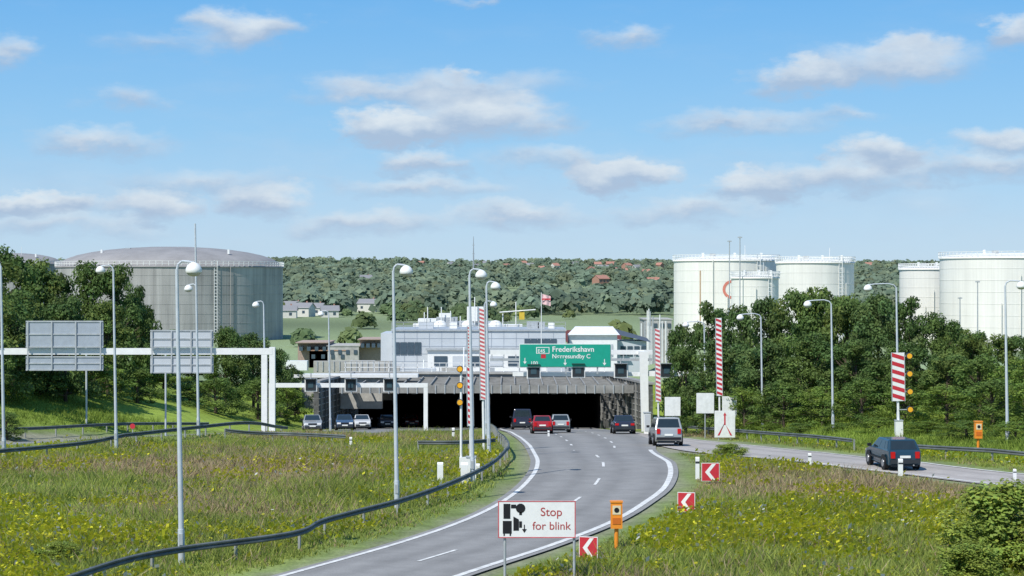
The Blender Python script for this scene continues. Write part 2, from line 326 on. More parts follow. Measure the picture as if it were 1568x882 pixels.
# distant woodland built from leaf clumps
HOUSES=[(775,1850),(812,1900),(850,1850),(905,1700),(925,1820),(945,1750),(960,1900),(975,1800),(990,1650),(645,1950),(690,1950),(1330,1900),(700,1800),(880,1950),(830,1750),(1010,1900),(745,1950),(915,1950),(965,1700),(730,1850),(800,1980),(935,1980),(560,1250),(1000,1250),(920,1300)]
LOWH=[(437,760),(462,780),(485,800),(505,770),(565,860),(450,830)]
FARL=Mattr('distant_foliage',.95,.12,.6,.25)
def woodland(name,N,y0,y1,rmin,rmax,thr,col,pw=1.0,q=45):
    y=y0+(y1-y0)*rng.random(N)**pw; x=(rng.random(N)*2-1)*.34*y
    ok=(vn(x,y*.5,.012,71)+.35*vn(x,y,.04,72))>thr
    for u,hy in HOUSES+LOWH:
        hx=ux(u,hy); dy=hy-y; ok&=~((np.abs(x-hx*y/hy)<6.5)&(dy>-6)&(dy<(70 if hy>1000 else 200)))
    x,y=x[ok],y[ok]; n=len(x); r=rmin+(rmax-rmin)*rng.random(n)
    d=rng.normal(size=(n,q,3)); d/=np.linalg.norm(d,axis=2)[...,None]; d[...,2]=np.abs(d[...,2])*1.15-.2
    P=np.stack([x,y,tg(x,y)+r*.55],-1)[:,None,:]+d*r[:,None,None]*(.7+.4*rng.random((n,q,1)))
    nn=d+rng.normal(0,.35,(n,q,3))+np.array([0,-.3,.3]); nn/=np.linalg.norm(nn,axis=2)[...,None]
    t1=np.cross(nn,rng.normal(size=(n,q,3))); t1/=np.linalg.norm(t1,axis=2)[...,None]+1e-9; t2=np.cross(nn,t1)
    s=r[:,None,None]*.27*(.6+.8*rng.random((n,q,1)))
    V=np.stack([P-t1*s,P-t2*s,P+t1*s,P+t2*s],2)
    c=np.array(col)*(.72+.5*rng.random((n,1)))+np.array([.05,.03,-.005])*rng.random((n,1))**2
    C=np.repeat((c[:,None,:]*(.85+.3*rng.random((n,q,1))))[:,:,None,:],4,2)
    npmesh(name,V.reshape(-1,3),np.arange(n*q*4).reshape(-1,4),[FARL],C.reshape(-1,3))
woodland('distant_woodland',13000,800,2450,3.0,6.5,-.25,(.15,.205,.145),.9,40)  # hill crowns: aerial haze painted into the leaf colour, lighter and bluish
woodland('midground_woodland',900,430,800,2.0,4.2,.05,(.115,.17,.08),1,110)
# houses
WALLW=M('render_white',(.62,.6,.55),.8); BRICK=M('red_brick',(.36,.2,.15),.85,var=.2); ROOFR=M('clay_tiles',(.40,.20,.15),.8,var=.2); ROOFG=M('slate_roof',(.24,.24,.25),.8)
def house(name,x,y,z,w,d,h,rh,wall,roof,rz=0):
    b=B(); b.box((0,0,h/2-1.5),(w,d,h+3),wall)
    for s in (-1,1): b.poly([(-w/2-.4,s*(d/2+.4),h-.3),(w/2+.4,s*(d/2+.4),h-.3),(w/2+.4,0,h+rh),(-w/2-.4,0,h+rh)],roof)
    for s in (-1,1): b.poly([(s*w/2,-d/2,h),(s*w/2,d/2,h),(s*w/2,0,h+rh)],wall)
    k=max(2,int(w/3))
    for i in range(k): b.box((-w/2+(i+.5)*w/k,-d/2-.02,h*.5),(1.1,.06,1.1),WINDOW)
    b.box((w*.25,.3,h+rh),(.6,.6,1.2),BRICK)
    b.obj(name,(x,y,z),(0,0,rz))
for i,(u,y) in enumerate(HOUSES):
    x=ux(u,y)
    house('distant_house',x,y,G(x,y)+2.2,random.uniform(5.5,9.5),7,random.uniform(2.6,4.2),2.2,BRICK if i%3==0 else WALLW,ROOFG if i%3==1 else ROOFR,random.uniform(-.9,.9))
for i,(u,y) in enumerate(LOWH):
    x=ux(u,y); house('white_house',x,y,G(x,y),random.uniform(6,9),7,random.uniform(2.8,4),1.8,WALLW,ROOFG,random.uniform(-.4,.4))
b=B(); x,y=ux(725,1500),1500; zb=G(x,y)
b.cyl((0,0,0),(0,0,vz(362,y)-zb),.8,.2,GALV,6)
for q in (.4,.6,.8): b.box((0,0,(vz(362,y)-zb)*q),(2.0,.4,.4),GALV)
b.obj('radio_mast',(x,y,zb))
# ------------------------------------------------------------------ storage tanks
def Mtank(name,col,var):
    m,nt,bs=nt_new(name); L=nt.links.new; tc=nt.nodes.new('ShaderNodeTexCoord'); mp=nt.nodes.new('ShaderNodeMapping'); mp.inputs['Scale'].default_value=(1,1,.03)
    nz=nt.nodes.new('ShaderNodeTexNoise'); nz.inputs['Scale'].default_value=.9; nz.inputs['Detail'].default_value=8; nz.inputs['Roughness'].default_value=.75
    wv=nt.nodes.new('ShaderNodeTexNoise'); wv.inputs['Scale'].default_value=.08; wv.inputs['Detail'].default_value=4
    mx=nt.nodes.new('ShaderNodeMix'); mx.data_type='RGBA'; mr=nt.nodes.new('ShaderNodeMapRange'); mr.inputs[1].default_value=.38; mr.inputs[2].default_value=.62
    ad=nt.nodes.new('ShaderNodeMath'); ad.operation='MULTIPLY_ADD'; ad.inputs[1].default_value=.6
    L(tc.outputs['Object'],mp.inputs[0]); L(mp.outputs[0],nz.inputs['Vector']); L(tc.outputs['Object'],wv.inputs['Vector'])
    hf=nt.nodes.new('ShaderNodeMath'); hf.operation='MULTIPLY'; hf.inputs[1].default_value=.4; L(wv.outputs[0],hf.inputs[0]); L(nz.outputs[0],ad.inputs[0]); L(hf.outputs[0],ad.inputs[2]); L(ad.outputs[0],mr.inputs[0]); L(mr.outputs[0],mx.inputs[0])
    mx.inputs[6].default_value=(*[c*(1-var) for c in col],1); mx.inputs[7].default_value=(*[min(1,c*(1+var*.7)) for c in col],1)
    L(mx.outputs[2],bs.inputs['Base Color']); bs.inputs['Roughness'].default_value=.6; return m
TG=Mtank('weathered_tank_steel',(.35,.34,.32),.36); TW=Mtank('white_tank_paint',(.78,.76,.70),.12); TR=M('tank_roof',(.28,.27,.265),.7,var=.15,scale=.2)
RUST=M('rust_stain',(.45,.3,.18),.8,var=.2)
def tank(uc,rpx,vt,y,dome,mat,roof,name='storage_tank',emblem=False,spiral=True,lad=-60,n=72):
    r=rpx*y/F; x=ux(uc,y); zb=-6.2; h=vz(vt,y)-zb; b=B()
    b.lathe((0,0,0),[(r,0),(r,h)],mat,n); 
    k=8
    for i in range(1,k): b.lathe((0,0,h*i/k),[(r+.01,-.05),(r+.04,-.04),(r+.04,.04),(r+.01,.05)],mat,n,False)
    b.lathe((0,0,h),[(r+.25,-.35),(r+.25,0),(r*.98,.05)]+[(r*.98*math.cos(t*math.pi/2/8),.05+dome*math.sin(t*math.pi/2/8)) for t in range(1,9)] ,roof if dome>2 else mat,n)
    for q in (.55,1.1): b.lathe((0,0,h+q),[(r+.2,-.05),(r+.28,-.05),(r+.28,.05),(r+.2,.05),(r+.2,-.05)],WHITE,n)
    for i in range(n):
        a=2*math.pi*i/n; b.box((math.cos(a)*(r+.24),math.sin(a)*(r+.24),h+.55),(.1,.1,1.1),WHITE)
    if spiral:
        for j in range(60):
            a=math.radians(-85+j*1.2); q=j/59; b.box((math.cos(a)*(r+.4),math.sin(a)*(r+.4),h*q),(.6,.35,.1),mat,a)
    a=math.radians(lad); px,py=math.cos(a)*(r+.3),math.sin(a)*(r+.3)
    for s in (-.35,.35): b.cyl((px+s,py,0),(px+s,py,h+1.3),.08,.08,WHITE,5)
    for j in range(int(h/.8)): b.box((px,py,j*.8),(.7,.06,.1),WHITE)
    for a in (-110,-50,-95):
        a=math.radians(a); b.cyl((math.cos(a)*(r+.35),math.sin(a)*(r+.35),0),(math.cos(a)*(r+.35),math.sin(a)*(r+.35),h*random.uniform(.5,1)),.1,.1,mat,6)
    b.cyl((r*.3,-r*.5,h),(r*.3,-r*.5,h+dome*.8+2.6),.09,.06,WHITE,5); b.box((-r*.3,-r*.4,h+dome*.75+.3),(1.2,1.2,1.0),GALV)
    for s in (-.5,.1,.6): b.box((s*r,-r*.55,h+dome*.6+.5),(.5,.5,1.1),WHITE); b.cyl((s*r,-r*.6,h+.8),(s*r+2.2,-r*.6,h+.8),.08,.08,WHITE,5)
    if emblem:
        for j in range(22):
            t0=.8+j*.2; t1=t0+.2; R0,R1=1.5,2.1
            def P(t,R):
                ax=-math.pi/2+(R*math.cos(t))/r; return (math.cos(ax)*(r+.06),math.sin(ax)*(r+.06),h*.66+R*math.sin(t))
            b.poly([P(t0,R0),P(t1,R0),P(t1,R1),P(t0,R1)],M('faded_red',(.6,.2,.15),.6))
        a=math.radians(-125); b.box((math.cos(a)*(r+.08),math.sin(a)*(r+.08),h*.45),(.25,.06,h*.85),RUST,a+math.pi/2)
    b.obj(name,(x,y,zb))
tank(261,171,408,500,5,TG,TR,spiral=False,lad=-58,n=120)
tank(20,75,404,640,3.5,TG,TR,spiral=False)
tank(1112,80,398,450,.8,TW,TW,emblem=True); tank(1248,59,401,430,.6,TW,TW,spiral=False); tank(1156,36,424,405,.5,TW,TW,spiral=False)
tank(1424,46,411,460,.6,TW,TW,spiral=False); tank(1545,104,394,430,.8,TW,TW)
for u,y,v in ((1117,425,368),(1133,400,362),(1470,410,455),(1497,400,430)):
    b=B(); x=ux(u,y); b.cyl((0,0,0),(0,0,vz(v,y)+6),.14,.1,GALV,6); b.box((0,0,vz(v,y)+5.8),(.9,.3,.25),GALV); b.obj('floodlight_mast',(x,y,-6))
# ------------------------------------------------------------------ tunnel portal
b=B()
GR=M('portal_grille',(.11,.11,.105),.85,var=.3)
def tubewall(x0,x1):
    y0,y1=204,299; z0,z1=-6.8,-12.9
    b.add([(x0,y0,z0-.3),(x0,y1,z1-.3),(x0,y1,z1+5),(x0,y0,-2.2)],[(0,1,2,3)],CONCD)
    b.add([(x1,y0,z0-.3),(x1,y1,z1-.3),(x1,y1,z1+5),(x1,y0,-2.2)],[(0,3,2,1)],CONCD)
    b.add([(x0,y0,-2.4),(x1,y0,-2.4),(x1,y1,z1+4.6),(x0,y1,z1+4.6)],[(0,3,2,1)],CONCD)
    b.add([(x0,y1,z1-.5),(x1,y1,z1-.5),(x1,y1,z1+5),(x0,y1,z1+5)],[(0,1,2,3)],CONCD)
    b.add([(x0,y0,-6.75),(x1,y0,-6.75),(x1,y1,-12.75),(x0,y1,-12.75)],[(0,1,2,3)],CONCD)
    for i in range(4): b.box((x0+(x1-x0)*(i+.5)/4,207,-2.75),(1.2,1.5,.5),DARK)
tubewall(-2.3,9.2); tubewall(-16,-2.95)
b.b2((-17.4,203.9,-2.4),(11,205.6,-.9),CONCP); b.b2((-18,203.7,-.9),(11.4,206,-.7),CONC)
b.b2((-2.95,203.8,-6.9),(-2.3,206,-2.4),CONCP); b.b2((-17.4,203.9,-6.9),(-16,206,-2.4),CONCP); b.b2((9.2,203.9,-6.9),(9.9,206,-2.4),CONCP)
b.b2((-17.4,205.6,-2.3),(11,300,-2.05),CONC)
def wing(p,q,zt,n):
    a=math.atan2(q[1]-p[1],q[0]-p[0]); L=math.hypot(q[0]-p[0],q[1]-p[1])
    b.box(((p[0]+q[0])/2,(p[1]+q[1])/2,(zt-8)/2),(L,.5,8+zt),GR,a)
    b.box(((p[0]+q[0])/2,(p[1]+q[1])/2,zt+.1),(L+.2,.8,.2),CONCP,a)
    for i in range(n):
        t=(i+.5)/n; b.box((p[0]+(q[0]-p[0])*t,p[1]+(q[1]-p[1])*t,(zt-8)/2),(.16,.8,7.9+zt),CONCP if i%3==0 else GR,a)
    for zz in (-5.4,-4.8,-4.2,-3.6,-3.0,-2.4,-1.8): b.box(((p[0]+q[0])/2,(p[1]+q[1])/2,zz),(L,.66,.07),CONCP,a)
wing((9.5,203.8),(12.9,183),-.9,16); wing((-16.7,203.8),(-18.6,186),-.9,10)
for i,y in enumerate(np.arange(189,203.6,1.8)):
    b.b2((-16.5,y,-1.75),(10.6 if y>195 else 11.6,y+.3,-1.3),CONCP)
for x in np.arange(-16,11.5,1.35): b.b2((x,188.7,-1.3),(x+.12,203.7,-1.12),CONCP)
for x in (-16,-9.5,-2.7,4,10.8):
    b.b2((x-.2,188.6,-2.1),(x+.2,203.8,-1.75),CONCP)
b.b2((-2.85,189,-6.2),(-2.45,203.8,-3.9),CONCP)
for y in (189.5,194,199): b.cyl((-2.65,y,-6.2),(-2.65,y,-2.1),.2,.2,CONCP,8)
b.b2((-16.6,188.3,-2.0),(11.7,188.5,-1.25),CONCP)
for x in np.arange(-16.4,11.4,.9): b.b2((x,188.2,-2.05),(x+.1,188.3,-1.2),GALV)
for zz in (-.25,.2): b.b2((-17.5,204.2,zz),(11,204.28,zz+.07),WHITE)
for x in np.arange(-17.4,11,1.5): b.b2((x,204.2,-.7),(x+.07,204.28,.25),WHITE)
b.obj('tunnel_portal')
# buildings over the tunnel
b=B(); x0,x1=ux(600,224),ux(866,224); zt=vz(507,224)
b.b2((x0,224,-2.4),(x1,238,zt),PANEL); b.b2((x0-1.4,226,-2.4),(x0,236,zt-.3),PANEL)
b.b2((x0-.1,223.85,zt),(x1+.1,238.1,zt+.18),GALV)
for i in range(1,6): b.b2((x0,223.97,-2.2+i*.88),(x1,224.01,-2.17+i*.88),SIGNBACK)
for i in range(1,14): xx=x0+(x1-x0)*i/14; b.b2((xx,223.96,-2.2),(xx+.04,224.01,zt-.02),SIGNBACK)
for i in range(4): xx=ux(602,224)+i*.82; b.b2((xx,223.9,vz(543,224)),(xx+.74,223.99,vz(524,224)),WINDOW)
for i in range(5): xx=ux(803,224)+i*.75; b.b2((xx,223.9,vz(526,224)),(xx+.68,223.99,vz(519,224)),WINDOW)
b.b2((ux(655,223),222.5,-2.3),(ux(870,223),223.9,vz(536,223)),WHITE); b.b2((ux(655,223)-.2,222.2,vz(536,223)),(ux(870,223)+.2,223.9,vz(533,223)),GALV)
for i in range(7): xx=ux(665,223)+i*2.1; b.b2((xx,222.4,vz(560,223)),(xx+1.5,222.48,vz(545,223)),PANEL if i%2 else WINDOW)
for k in range(6): b.box((random.uniform(x0+1,x1-1),230,zt+.5),(random.uniform(.6,1.8),1.2,random.uniform(.5,1.0)),random.choice([WHITE,GALV,PANEL]))
for zz in (.6,1.0): b.b2((x0,224.1,zt+zz),(x1,224.16,zt+zz+.05),GALV)
for i in range(16): xx=x0+(x1-x0)*i/15; b.b2((xx-.03,224.1,zt),(xx+.03,224.16,zt+1.05),GALV)
for i in range(9):
    xx=random.uniform(x0,x1); b.cyl((xx,random.uniform(212,220),-2.2),(xx,216,random.uniform(-.6,1.6)),.08,.06,random.choice([WHITE,GALV]),6)
for i in range(6):
    xx=random.uniform(x0,ux(985,216)); b.box((xx,random.uniform(209,219),-1.4),(random.uniform(.8,2.2),1.2,1.6),random.choice([WHITE,GALV,PANEL,CONC]))
b.obj('control_building')
b=B(); x0,x1=ux(872,226),ux(945,226); zt=vz(513,226)
b.b2((x0,226,-2.4),(x1,232,zt),WHITE); b.poly([(x0-.3,225.6,zt+.02),(x1+.3,225.6,zt+.02),(x1-.3,230,zt+.9),(x0+.8,230,zt+.9)],M('white_roof',(.75,.76,.78),.5))
b.b2((x0+.5,225.9,vz(545,226)),(x1-.5,225.99,vz(527,226)),PANEL); b.b2((x0+.8,225.85,vz(560,226)),(x0+1.7,225.9,vz(535,226)),WINDOW)
x2=ux(990,228); b.b2((x1+.1,228,-2.4),(x2,234,vz(522,228)),PANEL); b.poly([(x1+.1,227.5,vz(512,228)),(x2+.5,227.5,vz(524,228)),(x2+.5,235,vz(520,228)),(x1+.1,235,vz(505,228))],M('dark_roof',(.09,.1,.12),.6))
for i in range(4): b.b2((x1+.5+i*.8,227.9,vz(545,228)),(x1+1.1+i*.8,227.97,vz(530,228)),WINDOW)
b.obj('service_building')
house('barn',ux(908,330),330,-6,8.5,6,4.9,1.6,M('dark_red_wall',(.16,.05,.04),.8),M('dark_red_roof',(.13,.04,.04),.8))
b=B()
yy=300
for u0,u1,v0,v1,m in [(632,700,496,508,WHITE),(700,760,492,508,PANEL),(640,668,488,498,WHITE),(715,740,470,492,WHITE),(668,700,486,500,GALV),(740,800,497,508,WHITE),(672,690,480,486,WHITE)]:
    b.b2((ux(u0,yy),yy+random.random(),vz(v1,yy) if v1<508 else -6),(ux(u1,yy),yy+4,vz(v0,yy)),m)
for u,v0 in ((655,470),(690,476),(676,470),(727,455),(742,478),(790,462),(770,480),(705,484),(650,478)): b.cyl((ux(u,yy),yy-.5,-6),(ux(u,yy),yy-.5,vz(v0,yy)),.13,.08,WHITE,6)
for k in range(3): b.lathe((ux(675+k*42,yy),yy-2,vz(500,yy)),[(0,1.0),(.6,.9),(1.0,.4),(1.1,-.4),(1.1,-6)],WHITE,14)
YEL=M('crane_yellow',(.6,.42,.05),.6)
b.cyl((ux(765,yy),yy-1,vz(478,yy)),(ux(820,yy),yy-1,vz(474,yy)),.09,.09,WHITE,6); b.b2((ux(795,yy),yy-1.6,vz(489,yy)),(ux(803,yy),yy-1,vz(478,yy)),YEL)
b.obj('industrial_plant')
b=B(); yy=330; GB=M('brown_brick',(.38,.29,.24),.9,var=.2)
for u0,u1,v0,m in [(452,500,526,GB),(500,548,531,CONC),(548,582,521,GB),(988,1030,490,CONC),(470,530,538,M('rust_shed',(.36,.22,.15),.9))]:
    b.b2((ux(u0,yy),yy+(4 if m!=CONC else 2),-6.1),(ux(u1,yy),yy+14,vz(v0,yy)),m); b.b2((ux(u0,yy)-.2,yy+1.9,vz(v0,yy)),(ux(u1,yy)+.2,yy+14.2,vz(v0,yy)+.15),m)
    for i in range(4): xx=ux(u0,yy)+(ux(u1,yy)-ux(u0,yy))*(i+.35)/4; b.b2((xx,yy+1.85,vz(v0,yy)-1.3),(xx+.6,yy+1.97 if m==CONC else yy+3.98,vz(v0,yy)-.6),WINDOW)
for i in range(12): u=random.uniform(980,1032); b.cyl((ux(u,320),320,-6),(ux(u,320),320,vz(random.uniform(470,500),320)),.12,.1,random.choice([GALV,WHITE]),5)
for i in range(10): u=random.uniform(455,580); b.box((ux(u,300),random.uniform(290,300),-4.5),(random.uniform(1.5,4),2,random.uniform(1.5,3)),random.choice([GALV,CONC,GB,WHITE]))
b.obj('warehouse')
b=B()
b.b2((ux(462,196),196,-4),(ux(585,196),197,vz(578,196)),CONC); b.b2((ux(455,196)-.3,195.6,vz(578,196)),(ux(640,196),197.6,vz(573,196)),WHITE)
b.b2((ux(480,210),210,-4),(ux(600,210),211,vz(553,210)),CONC)
for i in range(14): xx=ux(485,210)+i*.6; b.b2((xx,209.9,vz(568,210)),(xx+.1,209.98,vz(553,210)),GALV)
b.obj('retaining_wall')
b=B(); x=ux(829,215); b.cyl((0,0,0),(0,0,vz(448,215)+2.2),.07,.04,WHITE,6)
fl=[];n=8
for i in range(n+1):
    for zz in (0,-1.1): fl.append((.05+i*.12,.08*math.sin(i*1.1),vz(450,215)+2.2+zz-.03*i))
FR=M('flag_cloth',(.75,.5,.5),.9,var=.3,scale=5)
b.add(fl,[(2*i,2*i+1,2*i+3,2*i+2) for i in range(n)],FR)
zf=vz(450,215)+2.2; b.b2((.05,-.12,zf-.65),(1.0,-.1,zf-.5),RED)
b.obj('flagpole',(x,215,-2.2))
# ------------------------------------------------------------------ street furniture
def lamp(u,y,vt,arm,headv=None):
    x=ux(u,y); zb=G(x,y)-.1; h=vz(vt,y)-zb; s=1 if arm>0 else -1; a=abs(arm)*y/F; b=B()
    hh=h if headv is None else vz(headv,y)-zb
    b.cyl((0,0,0),(0,0,1.2),.105,.105,POLE,10); b.cyl((0,0,1.2),(0,0,h-.25),.085,.05,POLE,10)
    b.box((0,-.1,.9),(.12,.04,.35),GALV)
    pts=[(0,0,hh-.28),(s*a*.08,0,hh-.1),(s*a*.3,0,hh),(s*a*.75,0,hh-.02),(s*a,0,hh-.06)]
    for p,q in zip(pts[:-1],pts[1:]): b.cyl(p,q,.038,.038,POLE,7)
    b.lathe((s*a,0,hh-.36),[(.24,0),(.26,.05),(.25,.12),(.2,.22),(.12,.29),(.05,.32),(0,.33)],WHITE,16)
    b.lathe((s*a,0,hh-.36),[(.24,.01),(.18,-.07),(.09,-.11),(0,-.12)],M('lamp_bowl',(.5,.5,.48),.3),16)
    b.obj('street_lamp',(x,y,zb),(0,-.016,random.uniform(-.06,.06)))
for L in [(6,97,400,-22),(178,106,406,-20),(278,60.7,400,26),(407,139,461,-12),(608,75.4,405,20),(506,165,476,-12),(724,85.2,412,18),(749,100.6,431,14),(745,138,461,14),(1081,152,492,-28),(1168,137,480,-32),(1276,124,459,-36),(1376,117,434,-44),(1543,104,430,25)]: lamp(*L)
lamp(304,118,336,-12,headv=435)
def guard(pts,name='guardrail',post=3.0):
    P=cat(pts,12); b=B(); d=0
    prof=[(0,.46),(.05,.49),(.05,.53),(.0,.57),(.05,.61),(.05,.65),(0,.68)]
    vs=[];fs=[];k=len(prof)
    for i,p in enumerate(P):
        t=P[min(i+1,len(P)-1)]-P[max(i-1,0)]; t/=np.linalg.norm(t); nrm=np.array([t[1],-t[0]]); z=G(p[0],p[1])
        for o,zz in prof: vs.append((p[0]+nrm[0]*o,p[1]+nrm[1]*o,z+zz))
        if i: d+=np.linalg.norm(P[i]-P[i-1])
        if d>post or i==0: d=0; b.box((p[0]-nrm[0]*.07,p[1]-nrm[1]*.07,z+.29),(.08,.08,.72),RPOST,math.atan2(t[1],t[0]))
    for i in range(len(P)-1):
        for j in range(k-1): fs.append((i*k+j,(i+1)*k+j,(i+1)*k+j+1,i*k+j+1))
    b.add(vs,fs,RAIL,False); b.obj(name)
guard([(-21,36),(-13.8,49),sv(215,882),(-7.2,63.5),sv(500,822),sv(620,788),sv(700,757),sv(755,727),sv(778,703),(-.35,110),(-.9,125),(-1.4,150),(-2.5,186)])
guard([sv(-500,765),sv(-200,732),sv(0,709),sv(120,697),sv(330,679),sv(440,669)])
guard([(-64,88),(-46,102),(-34.5,121),(-28,143),(-24,155)])
guard([sv(640,694),sv(700,694),sv(758,690)],'median_guardrail'); guard([sv(345,680),sv(440,679),sv(530,684)],'median_guardrail')
guard([(12.6,152),(14.3,135),(16.3,122),(18,113),(18.8,108)]); guard([(19.8,104),(20.6,100),(23.5,94.5),(27,89.5),(33,82)])
FRED=M('faded_barrier_red',(.55,.12,.13),.5,var=.25,scale=4)
def boom(u,y,v0,v1,w,name='raised_barrier',lights=0,k=1.0,base=True,rm=None):
    rm=rm or RED
    x=ux(u,y); zb=G(x,y)-.1; b=B(); z0=vz(v1,y)-zb; z1=vz(v0,y)-zb
    b.cyl((0,.1,0),(0,.1,z1*.98),.08,.05,WHITE,8)
    if base: b.box((0,.06,.55),(.42,.4,1.1),WHITE); b.box((0,.06,1.12),(.46,.44,.06),GALV)
    b.b2((-w/2,-.03,z0),(w/2,.03,z1),WHITE); n=max(4,int((z1-z0)/(w*k))); st=(z1-z0)/n
    for i in range(n):
        za=z0+i*st
        for yy in (-.036,.036):
            b.poly([(-w/2,yy,za+st*.5),(-w/2,yy,min(za+st,z1)),(w/2,yy,za+st*.5),(w/2,yy,za)],rm)
    for s in (-1,1):
        b.b2((s*w/2-.02,-.045,z0-.02),(s*w/2+.02,.045,z1+.02),GALV)
    for i in range(lights):
        zz=z1-.2-i*(z1-z0+.3)/max(1,lights-1); sx=w/2+.28
        b.cyl((sx,-.12,zz),(sx,.12,zz),.19,.19,DARK,14); b.disc(sx,zz,.15,-.13,AMBER); b.box((sx/2,0,zz),(abs(sx),.05,.05),GALV)
    b.obj(name,(x,y,zb),(0,-.016,0))
boom(722,86.5,562,652,.26,k=.95); boom(722,86.9,500,560,.16,k=.9,base=False,rm=FRED); boom(741,108,472,612,.3,k=.7,base=False,rm=FRED)
boom(1009,150,503,615,.4,k=.8,rm=FRED); boom(1103,138,487,606,.42,k=.8); boom(1377,113,540,614,.74,lights=4,k=.6)
b=B(); x,y=sv(706,728)
b.cyl((0,0,0),(0,0,4.9),.06,.05,WHITE,8)
for v in (565,590,616): 
    zz=vz(v,y); b.cyl((-.05,-.15,zz),(-.05,.1,zz),.15,.15,DARK,14); b.disc(-.05,zz,.12,-.16,AMBER)
b.box((.1,0,.4),(.35,.3,.85),WHITE); b.obj('warning_beacon_post',(x,y,0))
def signal(b,x,y,z,s=1.0):
    b.box((x,y,z),(s,.3,s*1.05),WHITE); b.box((x,y-.17,z),(s*.84,.06,s*.88),DARK); b.box((x,y-.215,z),(s*.42,.03,s*.42),GLASSY); b.cyl((x,y,z+s*.5),(x,y,z+s*.5+.5),.05,.05,GALV,6)
    b.box((x,y-.3,z+s*.5),(s*.95,.4,.05),DARK)
y=138; b=B(); px=ux(411,y); zt=vz(538,y); zb=G(px,y)
b.b2((-62,y-.22,zt-.22),(px+.3,y+.22,zt+.22),WHITE)
for dx in (-.28,.28): b.b2((px+dx-.2,y-.21,zb-.3),(px+dx+.2,y+.21,zt-.22 if dx<0 else zt+.3),WHITE)
b.box((px,y,zb+.1),(1.3,.9,.3),CONC)
for u0,u1,v0,v1,v2,v3,m in [(42,160,492,531,546,566,SIGNBACK),(232,328,506,531,546,570,PANEL)]:
    for a,c in ((v0,v1),(v2,v3)):
        b.b2((ux(u0,y),y-.45,vz(c,y)),(ux(u1,y),y-.38,vz(a,y)),m)
        for q in (0,.5,1): zz=vz(a,y)+(vz(c,y)-vz(a,y))*q; b.b2((ux(u0,y),y-.5,zz-.05),(ux(u1,y),y-.45,zz+.05),GALV)
    for q in (.02,.33,.64,.96): xx=ux(u0+(u1-u0)*q,y); b.b2((xx,y-.56,vz(v3,y)),(xx+.09,y-.5,vz(v0,y)),GALV); 
b.cyl((-50,y,G(-50,y)-.3),(-50,y,zt),.25,.25,WHITE,8)
for u in (118,242): xx=ux(u,y); b.cyl((xx,y+3,G(xx,y+3)-.2),(xx,y+3,zt+1),.07,.07,POLE,7)
b.obj('sign_gantry')
y=168; b=B(); zt=vz(590,y); xa,xb=ux(418,y),ux(655,y)
b.b2((xa,y-.18,zt-.18),(xb,y+.18,zt+.18),WHITE); b.b2((xb-.35,y-.17,G(xb,y)-.3),(xb,y+.17,zt-.18),WHITE); b.b2((xa-.35,y-.17,G(xa,y)-.3),(xa,y+.17,zt+.18),WHITE)
for u in (477,538,597): signal(b,ux(u,y),y-.5,vz(590,y)+.05,1.05)
b.obj('signal_gantry')
y=164; b=B(); px=ux(988,y); zg=G(px,y)-.3
b.b2((ux(750,y),y+3,vz(545,y)),(ux(1003,y),y+3.4,vz(538,y)),WHITE); b.b2((ux(750,y),y+3,vz(555,y)),(ux(1003,y),y+3.3,vz(551,y)),GALV)
for i in range(14): xx=ux(752,y)+i*1.02; b.b2((xx,y+3.05,vz(551,y)),(xx+.08,y+3.3,vz(545,y)),GALV)
b.add([(px-.3,y-.3,zg),(px+.3,y-.3,zg),(px+.3,y+.3,zg),(px-.3,y+.3,zg),(px-.5,y-.3,vz(538,y)),(px+.2,y-.3,vz(538,y)),(px+.2,y+.3,vz(538,y)),(px-.5,y+.3,vz(538,y))],[(0,3,2,1),(4,5,6,7),(0,1,5,4),(1,2,6,5),(2,3,7,6),(3,0,4,7)],WHITE)
b.b2((px-.4,y-.25,vz(546,y)),(px+.1,y+3.2,vz(539,y)),WHITE)
b.b2((ux(785,y),y-.16,vz(576,y)),(px-.46,y+.16,vz(570,y)),WHITE); b.b2((px+.27,y-.16,vz(576,y)),(ux(1128,y),y+.16,vz(568,y)),WHITE)
xx=ux(1125,y); b.b2((xx-.2,y-.15,G(xx,y)-.3),(xx+.15,y+.15,vz(576,y)),WHITE)
for u,v in ((817,568),(885,567),(950,567),(1020,567)): signal(b,ux(u,y),y-.45,vz(v,y)+.0,1.15)
xa,xb,za,zb2=ux(796,y),ux(934,y),vz(561,y),vz(527,y)
b.b2((xa-.06,y-.7,za-.06),(xb+.06,y-.66,zb2+.06),WHITE); b.b2((xa,y-.76,za),(xb,y-.7,zb2),GREEN)
for q in (.15,.5,.85): xx=xa+(xb-xa)*q; b.b2((xx,y-.65,za-.6),(xx+.12,y-.5,zb2),GALV)
def arrow(cx,cz,s):
    b.flat([(cx-.05*s,cz+.5*s),(cx-.05*s,cz),(cx-.25*s,cz),(cx,cz-.35*s),(cx+.25*s,cz),(cx+.05*s,cz),(cx+.05*s,cz+.5*s)][::-1],y-.765,WHITE)
for u in (865,925): arrow(ux(u,y),vz(555,y),.62)
arrow(ux(800,y)+.2,vz(553,y),.6)
bx=ux(830,y); b.flat([(bx-.5,vz(541,y)),(bx+.6,vz(541,y)),(bx+.6,vz(531,y)),(bx-.5,vz(531,y))],y-.765,WHITE); b.flat([(bx-.44,vz(540,y)),(bx+.54,vz(540,y)),(bx+.54,vz(532,y)),(bx-.44,vz(532,y))],y-.772,GREEN)
b.flat([(bx-.1,vz(548,y)),(bx+.3,vz(548,y)),(bx+.3,vz(542,y)),(bx-.1,vz(542,y))],y-.765,RED)
go=b.obj('traffic_sign_gantry')
